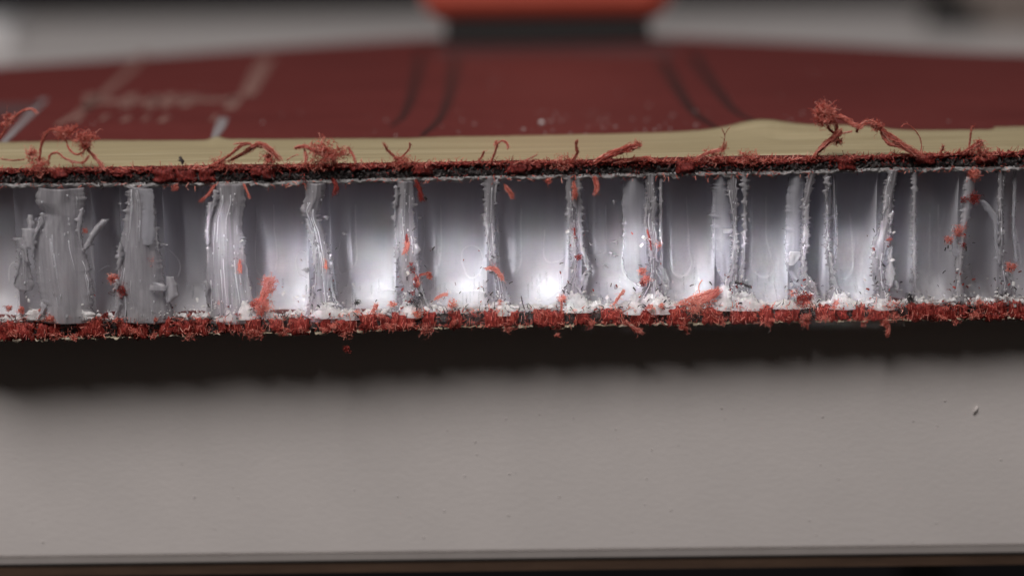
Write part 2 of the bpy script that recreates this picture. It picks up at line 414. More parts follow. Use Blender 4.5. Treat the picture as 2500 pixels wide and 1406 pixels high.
# ---- sawn cell walls: frayed strips standing in the cut
def strip(rows, y0=-0.01, bulge=0.03, jag=4.0, thick=0.02, m='fray', name='sawn_wall', tooth=0.25, label=None):
    seed = rnd(0, 100)
    fl = lerp_table([(r[0], r[1]) for r in rows]); fr = lerp_table([(r[0], r[2]) for r in rows])
    ya, yb = rows[0][0], rows[-1][0]; wid = max(r[2] - r[1] for r in rows)
    nv = max(10, int((yb - ya) / 3.0)); nu = max(3, min(26, int(wid / 4.5)))
    jl = [jag * (N(seed, j * 0.22) + 0.9 * N(seed + 5, j * 0.8)) - (rnd(2, 9) if random.random() < tooth * 0.3 else 0) for j in range(nv + 1)]
    jr = [jag * (N(seed + 9, j * 0.22) + 0.9 * N(seed + 15, j * 0.8)) + (rnd(2, 9) if random.random() < tooth * 0.3 else 0) for j in range(nv + 1)]
    def P(u, v):
        py = ya + (yb - ya) * v; j = round(v * nv)
        a, c = fl(py), fr(py)
        if c < a + 2: c = a + 2
        px = a + (c - a) * u + jl[j] * (1 - u) ** (3 if wid < 50 or jag > 6 else 9) + jr[j] * u ** (3 if wid < 50 or jag > 6 else 9)
        p = on_face(px, py)
        q = u * wid
        p.y = y0 - bulge * math.sin(math.pi * u) + 0.02 * N(seed + q * 0.04, py * 0.008) + 0.004 * N(seed + q * 0.2, py * 0.012) + 0.003 * N(seed + q * 0.45, py * 0.012)
        return p
    V, F = grid_solid(nu, nv, P, thick)
    o = link(name, V, F, M['sheet' if wid > 44 and m == 'fray' else m], core, True, label)
    if wid > 44 and m == 'fray':                  # white torn edges, drawn-out streaks and beads on the broad walls
        k = int((yb - ya) / 55)
        for _ in range(k):
            side = random.random() < 0.6; h = rnd(25, 80); y1 = rnd(ya, yb - h); wd = rnd(5, 14)
            rows2 = []
            for q in range(4):
                yy = y1 + h * q / 3; x0 = (fl(yy) - 1) if side else (fr(yy) - wd + 1); g = (0.3, 1, 0.8, 0.2)[q]
                rows2.append((yy, x0 if side else x0 + wd * (1 - g), x0 + wd * g if side else x0 + wd))
            strip(rows2, y0 - bulge * 0.4 - 0.02, 0.012, 2.0, 0.012, 'fray', 'torn_sliver', 0.6)
        vf = ([], [])
        for _ in range(int(wid * 0.08)):
            u = rnd(0.04, 0.96); y1 = rnd(ya + 5, yb - 60); h = rnd(20, 130); pts = []
            for q in range(9):
                yy = min(y1 + h * q / 8, yb - 3); v = (yy - ya) / (yb - ya); pts.append(P(min(1, max(0, u + 0.012 * N(seed + u * 9, yy * 0.03))), v) + Vector((0, -0.003, 0)))
            tube(vf, pts, rnd(0.002, 0.0065), 5, 0.8)
        for _ in range(int(wid * 0.14)):
            p = P(rnd(0.05, 0.95), rnd(0.02, 0.95)); s2 = rnd(0.003, 0.009)
            tube(vf, [p + Vector((0, -0.004, s2)), p + Vector((0, -0.012, 0)), p + Vector((0, -0.004, -s2 * 1.4))], s2 * 0.7, 5, 0.2)
        link('wall_streak', *vf, M['ridge'], core, kind='stuff')
    return o
strip([(456, 96, 208), (490, 88, 210), (520, 112, 206), (560, 88, 200), (600, 84, 206), (640, 88, 218), (690, 92, 228), (740, 108, 228), (782, 100, 235)], -0.06, 0.10, 5, 0.03, tooth=.2)
strip([(575, 40, 66), (600, 48, 70), (640, 52, 76), (670, 44, 82), (690, 40, 88), (703, 56, 82)], -0.10, 0.02, 3)
strip([(552, 58, 90), (575, 62, 92), (600, 66, 90)], -0.11, 0.02, 3)
strip([(520, 74, 86), (540, 72, 86), (556, 76, 84)], -0.10, 0.02, 2)
strip([(528, 255, 274), (545, 238, 260), (565, 225, 244), (585, 216, 230), (600, 208, 222)], -0.14, 0.03, 2.5)
strip([(452, 315, 360), (490, 312, 378), (540, 306, 384), (600, 294, 390), (650, 292, 398), (700, 284, 402), (740, 290, 418), (782, 280, 428)], -0.05, 0.09, 4, 0.03, tooth=.5)
strip([(455, 340, 378), (500, 352, 380), (560, 350, 382), (590, 352, 376)], -0.13, 0.02, 3, m='film')
strip([(668, 410, 428), (690, 408, 436), (715, 405, 440), (728, 410, 425)], -0.12, 0.04, 2)
strip([(688, 372, 408), (700, 370, 412)], -0.15, 0.02, 2)
strip([(447, 522, 600), (490, 526, 600), (530, 512, 592), (600, 506, 596), (650, 505, 604), (700, 505, 612), (745, 505, 622), (785, 500, 640)], -0.04, 0.07, 3, 0.03)
strip([(490, 510, 526), (520, 508, 520), (560, 504, 516), (590, 505, 514)], -0.09, 0.02, 3)
strip([(446, 748, 795), (480, 746, 792), (512, 734, 780), (530, 748, 776), (560, 756, 790), (600, 764, 798), (640, 768, 806), (690, 766, 812), (730, 762, 822), (782, 740, 860)], -0.03, 0.06, 4, 0.03, tooth=.6)
strip([(620, 800, 812), (660, 803, 816), (720, 808, 826)], -0.02, 0.01, 3, m='film')
strip([(440, 968, 1008), (480, 966, 1010), (540, 962, 1010), (580, 966, 1014), (620, 966, 1020), (660, 974, 1024), (700, 984, 1030), (740, 972, 1046), (775, 962, 1060)], -0.03, 0.05, 4.5, 0.03, tooth=.8)
strip([(590, 1010, 1020), (606, 1012, 1028), (620, 1010, 1018)], -0.08, 0.01, 2)
strip([(430, 1180, 1216), (480, 1182, 1210), (540, 1184, 1206), (600, 1190, 1208), (640, 1194, 1214), (680, 1208, 1230), (720, 1212, 1238), (765, 1180, 1250)], -0.02, 0.03, 3.5, 0.03, tooth=.7)
strip([(428, 1378, 1402), (480, 1382, 1406), (540, 1386, 1406), (600, 1394, 1410), (640, 1396, 1410), (675, 1396, 1408), (700, 1380, 1414), (735, 1366, 1440), (765, 1350, 1450)], -0.02, 0.03, 3, 0.03, tooth=.6)
strip([(430, 1404, 1420), (540, 1408, 1420), (600, 1412, 1424), (630, 1424, 1436), (655, 1428, 1440), (680, 1418, 1436), (705, 1408, 1430)], -0.02, 0.02, 3, 0.03, tooth=.6)
strip([(424, 1574, 1598), (480, 1580, 1600), (540, 1572, 1598), (600, 1584, 1604), (660, 1588, 1602), (700, 1580, 1608), (740, 1550, 1640), (762, 1530, 1660)], -0.02, 0.03, 3.5, 0.03, tooth=.7)
strip([(424, 1610, 1617), (540, 1609, 1616), (620, 1612, 1618), (650, 1603, 1618), (670, 1614, 1630), (705, 1622, 1634)], -0.01, 0.01, 1.5, 0.03)
strip([(660, 1600, 1604), (690, 1616, 1622), (712, 1622, 1627)], -0.03, 0.01, 1, 0.02)
strip([(430, 1524, 1572), (500, 1520, 1578), (560, 1524, 1584), (640, 1520, 1588), (680, 1532, 1588), (700, 1556, 1590)], 0.05, 0.08, 3, 0.015, m='film')
strip([(418, 1774, 1798), (480, 1778, 1798), (540, 1790, 1797), (600, 1788, 1796), (645, 1788, 1795), (690, 1770, 1800), (720, 1764, 1840), (760, 1755, 1875)], -0.02, 0.02, 2.2, 0.03, tooth=.6)
strip([(418, 1808, 1826), (480, 1814, 1824), (540, 1815, 1823), (600, 1811, 1820), (650, 1808, 1816), (690, 1802, 1816)], -0.02, 0.02, 2.5, 0.03, tooth=.8)
strip([(424, 1744, 1774), (500, 1740, 1786), (560, 1740, 1788), (620, 1742, 1790), (660, 1752, 1790), (690, 1765, 1790)], 0.05, 0.08, 3, 0.015, m='film')
strip([(556, 1762, 1792), (566, 1764, 1784)], -0.06, 0.01, 2.5)
strip([(414, 1975, 1992), (450, 1966, 1984), (500, 1958, 1972), (545, 1962, 1971), (590, 1958, 1970), (630, 1954, 1962), (665, 1956, 1966), (690, 1968, 1986), (712, 1984, 1996), (760, 1930, 2010)], -0.02, 0.02, 2.5, 0.03, tooth=.7)
strip([(420, 1930, 1972), (480, 1922, 1960), (560, 1920, 1960), (620, 1918, 1956), (660, 1922, 1960), (700, 1940, 1985), (720, 1960, 1992)], 0.04, 0.08, 3.5, 0.015, m='film')
strip([(612, 1930, 1956), (630, 1922, 1950), (645, 1918, 1936)], -0.04, 0.02, 3)
strip([(412, 2010, 2022), (490, 2014, 2022), (545, 2017, 2026), (600, 2013, 2022), (650, 2023, 2032), (690, 2030, 2042), (715, 2022, 2052), (760, 2012, 2080)], -0.02, 0.02, 2.2, 0.03, tooth=.7)
strip([(430, 2034, 2040), (545, 2037, 2042), (610, 2038, 2044), (650, 2032, 2038)], 0.02, 0.01, 1, 0.02, m='film')
strip([(412, 2168, 2190), (470, 2156, 2180), (520, 2152, 2176), (545, 2148, 2170), (590, 2128, 2165), (640, 2128, 2152), (680, 2128, 2156), (710, 2140, 2166), (755, 2110, 2190)], -0.05, 0.04, 3, 0.03, tooth=.8)
strip([(600, 2170, 2178), (640, 2166, 2176), (670, 2156, 2186), (700, 2150, 2176)], -0.03, 0.03, 4, 0.02)
strip([(420, 2228, 2238), (545, 2227, 2234), (640, 2228, 2236), (700, 2232, 2238), (740, 2226, 2250)], -0.01, 0.01, 2, 0.03, tooth=.8)
strip([(430, 2356, 2378), (470, 2350, 2376), (490, 2348, 2374), (530, 2344, 2364), (560, 2340, 2356), (600, 2334, 2350), (640, 2330, 2346), (690, 2334, 2344), (735, 2320, 2360)], -0.05, 0.03, 2.5, 0.03, tooth=.6)
strip([(548, 2318, 2326), (590, 2320, 2332), (622, 2322, 2340)], -0.07, 0.01, 2, m='film')
strip([(412, 2436, 2450), (500, 2438, 2448), (600, 2436, 2450), (640, 2440, 2452), (690, 2446, 2466), (740, 2430, 2480)], -0.01, 0.02, 2.5, 0.03, tooth=.5)
strip([(486, 2384, 2400), (500, 2396, 2416), (520, 2410, 2430), (540, 2422, 2436), (600, 2426, 2434), (640, 2432, 2440)], -0.05, 0.02, 2, 0.02, m='film')
strip([(412, 2478, 2486), (560, 2474, 2482), (640, 2480, 2490)], 0.05, 0.02, 2, 0.02, m='film')
# little ragged flakes along the walls
FL = []
for _ in range(70):
    px = random.choice([100, 205, 305, 380, 520, 590, 750, 800, 970, 1015, 1190, 1210, 1395, 1425, 1490, 1580, 1605, 1790, 1815, 1960, 1990, 2020, 2140, 2180, 2230, 2345, 2440]) + rnd(-14, 14)
    py = rnd(480, 740); w, h = rnd(3, 11), rnd(3, 12)
    strip([(py - h / 2, px - w * .3, px + w * .2), (py, px - w / 2, px + w / 2), (py + h / 2, px - w * .2, px + w * .4)], rnd(-0.07, -0.02), 0.02, 2, 0.012, name='plastic_flake')

for px, py, w, h in [(446, 388, 11, 20), (251, 447, 9, 20), (2352, 600, 8, 16), (1040, 480, 8, 12)]:
    strip([(py - h / 2, px - w * .5, px - w * .1), (py, px - w * .4, px + w * .5), (py + h / 2, px + w * .1, px + w * .4)], -0.10, 0.02, 2, 0.015, m='carbon', name='carbon_flake')
for px, py, w, h in [(405, 592, 18, 5), (462, 764, 8, 26), (840, 565, 8, 6), (392, 690, 34, 12), (1440, 590, 6, 5), (1476, 645, 14, 9), (150, 716, 8, 12), (2185, 690, 10, 22)]:
    strip([(py - h / 2, px - w * .5, px - w * .1), (py, px - w * .4, px + w * .5), (py + h / 2, px + w * .1, px + w * .5)], -0.10, 0.02, 1.5, 0.012, name='plastic_flake')
# ---- glue lines under the upper sheet and crumbly plastic at the foot
def band(name, x0, x1, ftop, fbot, nv, y0, amp, m, parent, step=4.0, thick=0.05, fy=0.25, jag=3.0, seed=0, kind=None, label=None):
    nu = int((x1 - x0) / step)
    def P(u, v):
        px = x0 + (x1 - x0) * u
        a, b_ = ftop(px), fbot(px)
        jt = jag * (N(px * 0.05, seed) + 0.9 * N(px * 0.17, seed + 3)) * (1 - v)
        jb = jag * (N(px * 0.05, seed + 7) + 0.9 * N(px * 0.17, seed + 11)) * v
        py = a + (b_ - a) * v + jt + jb
        p = on_face(px, py)
        p.y = y0 + amp * (N(px * fy * 0.35, py * 0.12, seed) + 0.8 * N(px * fy, py * 0.3, seed + 2)) - amp * 0.7 * math.sin(math.pi * v)
        return p
    V, F = grid_solid(nu, nv, P, thick)
    return link(name, V, F, M[m], parent, True, label, kind)
segs = [(-80, 60), (60, 330), (330, 560), (560, 745), (745, 850), (850, 1010), (1010, 1180), (1180, 1390), (1390, 1560), (1560, 1720), (1720, 1900), (1900, 2080), (2080, 2330), (2330, 2580)]
for k, (a, b_) in enumerate(segs):
    drip = lambda px: Y_CT(px) + 7 + 12 * max(0, N(px * 0.03, 40)) + 5 * max(0, N(px * 0.10, 44)) - 1 + 4 * N(px * 0.008, 47)
    band('glue_line', a, b_ + 3, lambda px: Y_CT(px) - 4, drip, 5, -0.03, 0.02, 'glue', core, 3.5, 0.06, fy=0.12, seed=20 + k * .01, jag=2.5)
LUMPS = [(150, 45, 30), (345, 50, 18), (420, 30, 16), (560, 60, 34), (605, 18, 30), (800, 60, 30), (870, 30, 14), (1005, 40, 46), (1060, 30, 22), (1215, 35, 28), (1400, 60, 40), (1450, 40, 22),
         (1555, 22, 40), (1600, 50, 42), (1770, 22, 62), (1810, 60, 40), (1960, 50, 26), (2050, 40, 34), (2150, 50, 24), (2235, 30, 18), (2340, 40, 14), (2450, 50, 20)]
def foot_top(px):
    h = 14 + 7 * N(px * 0.02, 77) + 10 * max(0, N(px * 0.09, 70))
    for c, w, hh in LUMPS: h = max(h, 1.25 * hh * math.exp(-((px - c) / (w * 0.8)) ** 2) * (0.8 + 0.6 * N(px * 0.13, 60)))
    return Y_CB(px) - h
for k, (a, b_) in enumerate(segs):
    band('crumbled_foot', a, b_ + 3, foot_top, lambda px: Y_CB(px) + 3, 12, -0.055, 0.022, 'foot', core, 3.0, 0.03, fy=0.1, jag=7, seed=60 + k * .01)

# ---- fibre layers of the two face sheets
for k, (a, b_) in enumerate(segs):
    band('carbon_layer', a, b_ + 3, lambda px: Y_TOP(px) + 3, lambda px: Y_CT(px) + 1, 8, -0.01, 0.035, 'carbon', top_sheet, 3.0, 0.05, fy=0.45, jag=3, seed=90 + k * .01)
    band('carbon_layer', a, b_ + 3, lambda px: Y_CB(px) - 1, lambda px: Y_BOT(px) + 1, 8, -0.045, 0.03, 'carbon', bot_sheet, 3.0, 0.05, fy=0.45, jag=4, seed=120 + k * .01)

def tow(px0, px1, ya, yb, parent, y0, amp=0.03):
    seed = rnd(0, 99); nu, nv = 7, 7
    def P(u, v):
        px = px0 + (px1 - px0) * u; py = ya(px) + (yb(px) - ya(px)) * v
        e = (1 - (2 * u - 1) ** 4) * (1 - (2 * v - 1) ** 6)
        px += 5 * N(seed, v * 3) + 5 * N(seed + u * 3, v * 4); py += 7 * N(seed + 8 + u * 5, v * 2) * (0.4 + abs(2 * v - 1))
        p = on_face(px, py); p.y = y0 - amp * e + 0.03 * N(seed + u * 7, v * 2.5) ; return p
    V, F = grid_solid(nu, nv, P, 0.05)
    link('fibre_tow', V, F, M['red_tow' if parent is bot_sheet else 'dark_tow'], parent)
px = -70.0
while px < 2560:                                # lower sheet: red tow ends between dark carbon
    w = rnd(20, 66)
    if random.random() < 0.82:
        ta, tb = rnd(-8, 5), rnd(-3, 9)
        tow(px, px + w, lambda x, a=ta: Y_CB(x) + a, lambda x, a=tb: Y_BOT(x) + a, bot_sheet, -0.075)
        px += w + rnd(-4, 14)
    else: px += rnd(14, 34)
px = -70.0
while px < 2560:                                # upper sheet: red ends above the black layer, some smeared down over it
    w = rnd(24, 60); smear = random.random() < 0.36
    tow(px, px + w, lambda x: Y_TOP(x) - 1, (lambda x, a=rnd(12, 34): Y_TOP(x) + a) if smear else (lambda x, a=rnd(3, 10): Y_TOP(x) + a), top_sheet, -0.03 if not smear else -0.045, 0.03)
    px += w + rnd(-8, 10)

# ------------------------------------------------------------------ fibres
def P0(px, py, y=-0.04): return on_face(px, py, y)
def bundle(vf, path, n, w, r=0.003, flare=0.35, y=-0.06, branch=0.25):
    """strands following a path drawn on the photo, loosening towards the end"""
    B = smooth_line([P0(a, b_, y - 0.02 * i) for i, (a, b_) in enumerate(path)], 5); L = len(B)
    n = max(3, int(n * 1.25))
    for _ in range(n):
        i0 = random.randrange(0, max(1, L // 3)) if random.random() < 0.6 else random.randrange(0, L - 4)
        i1 = min(L - 1, i0 + random.randrange(4, max(5, L)))
        ph, fx = rnd(0, 50), rnd(0.5, 1.0)
        pts = []
        ox, oy, oz = rnd(-1, 1), rnd(-1, 1), rnd(-1, 1)
        for k, i in enumerate(range(i0, i1 + 1)):
            g = w * PXCM * (0.6 + flare * i / L)
            pts.append(B[i] + Vector((ox + N(ph, k * .5) * 1.3, (oy + N(ph + 9, k * .5)) * 0.8, oz + N(ph + 20, k * .5) * 1.3)) * g * fx)
        if len(pts) > 2: tube(vf, pts, r * rnd(0.6, 1.25))
    for _ in range(int(n * branch * 1.4)):
        i = random.randrange(1, L - 1); d = (B[i + 1] - B[i - 1]).normalized()
        side = Vector((rnd(-1, 1), rnd(-.6, .2), rnd(-1, 1)))
        tube(vf, curl(B[i] + side * w * PXCM * 0.6, d * 0.4 + side, rnd(4, 18) * PXCM, 7, 0.85), r * rnd(0.4, 0.8))
def clump(vf, px, py, rad, n, r=0.004, y=-0.08, asp=1.0):
    c = P0(px, py, y); n = int(n * 1.7); r = min(r, 0.003)
    for _ in range(n):
        d = Vector((rnd(-1, 1), rnd(-1, 1), rnd(-1, 1))).normalized()
        p = c + Vector((d.x * asp, d.y * 0.7, d.z)) * rad * PXCM * rnd(0.1, 0.95)
        t = d.cross(Vector((rnd(-1, 1), rnd(-1, 1), rnd(-1, 1)))) + d * rnd(-0.4, 0.5)
        tube(vf, curl(p, t, rad * PXCM * rnd(0.8, 2.0), 12, 1.35), r * rnd(0.6, 1.3))
def tuft(parts, parent, m='red_fibre', name='fibre_tuft'):
    vf = ([], [])
    for kind, *a in parts:
        (bundle if kind == 'b' else clump)(vf, *a)
    return link(name, *vf, M[m], parent, False)
b_, c_ = 'b', 'c'
TOPS = [
 [(b_, [(-5, 345), (12, 318), (28, 296), (52, 274), (76, 266), (92, 278)], 34, 3.5), (c_, 22, 290, 16, 30), (c_, 12, 306, 12, 20)],
 [(b_, [(90, 412), (97, 385), (102, 352), (112, 328), (125, 316), (146, 322)], 46, 4.5), (c_, 150, 326, 17, 50), (b_, [(150, 330), (168, 325), (188, 306)], 40, 5), (c_, 165, 320, 16, 40),
  (c_, 205, 336, 22, 75, .005, -.1, 1.5), (b_, [(185, 335), (215, 332), (240, 338)], 26, 5), (c_, 208, 356, 18, 60), (c_, 78, 375, 17, 44), (b_, [(205, 355), (228, 380), (248, 405), (256, 416)], 46, 5),
  (b_, [(160, 340), (170, 365), (190, 378), (212, 362)], 22, 3), (b_, [(118, 402), (122, 380), (140, 374), (162, 390), (200, 398), (218, 380)], 26, 3.0), (b_, [(0, 388), (30, 392), (60, 390)], 12, 2.0), (c_, 95, 405, 24, 80, .006, -.08, 1.6)],
 [(b_, [(500, 412), (535, 395), (560, 380), (590, 355), (612, 350)], 50, 4.5), (b_, [(560, 392), (600, 372), (632, 352), (655, 362), (684, 392)], 66, 7), (c_, 655, 388, 20, 70), (b_, [(570, 352), (600, 350), (640, 362)], 18, 2.0), (c_, 540, 400, 18, 50, .006, -.07, 1.6)],
 [(b_, [(720, 362), (745, 358), (768, 370), (800, 388)], 60, 6), (c_, 788, 362, 24, 95, .005, -.1, 1.7), (c_, 808, 382, 24, 90, .0055, -.1, 1.5), (c_, 838, 372, 16, 40, .005, -.1, 1.4), (b_, [(742, 365), (748, 385), (742, 408)], 26, 5), (b_, [(700, 392), (715, 382), (730, 378)], 10, 1.5), (b_, [(850, 360), (862, 380), (868, 400)], 24, 4), (c_, 780, 402, 22, 50, .006, -.07, 1.8)],
 [(b_, [(985, 402), (965, 385), (948, 368), (936, 350)], 36, 4), (b_, [(972, 392), (990, 375), (1000, 362), (1000, 348)], 24, 2.2), (c_, 980, 396, 20, 55, .0055, -.07, 1.5)],
 [(b_, [(1196, 402), (1204, 384), (1212, 362), (1216, 350)], 30, 3), (c_, 1212, 351, 9, 24), (b_, [(1212, 352), (1226, 344), (1238, 350), (1240, 364)], 26, 3), (b_, [(1165, 400), (1178, 380), (1182, 368)], 12, 2.4)],
 [(b_, [(1250, 402), (1280, 392), (1312, 378)], 16, 1.8)],
 [(b_, [(1392, 402), (1402, 388), (1410, 372), (1406, 356), (1410, 342)], 36, 4), (c_, 1378, 398, 20, 55, .0055, -.07, 1.8)],
 [(b_, [(1452, 396), (1480, 382), (1515, 368), (1550, 358)], 95, 8, .006, .5), (c_, 1556, 353, 12, 40), (b_, [(1500, 398), (1540, 390), (1580, 385), (1600, 396)], 36, 4)],
 [(b_, [(1762, 360), (1768, 345), (1769, 328), (1762, 312)], 10, 1.2), (b_, [(1769, 332), (1776, 318), (1782, 312)], 6, 1.0), (b_, [(1690, 392), (1725, 376), (1765, 364), (1770, 350)], 30, 5), (c_, 1742, 382, 24, 60, .005, -.06, 2.0), (c_, 1830, 388, 20, 70, .0055, -.06, 1.8)],
 [(b_, [(1984, 386), (2004, 364), (2026, 344), (2044, 330), (2052, 318)], 95, 8), (b_, [(2044, 330), (2026, 318), (2018, 300)], 30, 4), (b_, [(2040, 322), (2042, 305), (2030, 290)], 30, 5), (c_, 2013, 276, 27, 190, .0052, -.15), (c_, 2010, 288, 18, 60),
  (b_, [(2032, 282), (2060, 288), (2085, 306), (2105, 314)], 55, 7), (b_, [(2090, 322), (2102, 305), (2120, 296), (2142, 302)], 46, 6), (c_, 2140, 308, 16, 60), (b_, [(2140, 302), (2160, 325), (2190, 345), (2220, 365), (2250, 380)], 110, 9), (b_, [(2150, 325), (2170, 350), (2200, 358), (2235, 378)], 60, 5), (b_, [(2046, 330), (2064, 324), (2080, 322)], 26, 3), (c_, 2045, 345, 14, 40)],
 [(b_, [(2246, 382), (2250, 356), (2244, 332), (2228, 312), (2212, 303), (2200, 310)], 16, 1.6)],
 [(b_, [(2364, 372), (2368, 346), (2370, 326), (2374, 308)], 30, 2.4), (b_, [(2352, 374), (2376, 358), (2398, 344)], 55, 6), (c_, 2390, 355, 14, 50), (c_, 2400, 374, 22, 60, .006, -.07, 1.8)],
]
TOPS.append([(b_, [(2290, 378), (2300, 366), (2302, 355)], 26, 3.5)])
for t in TOPS: tuft(t, top_sheet)
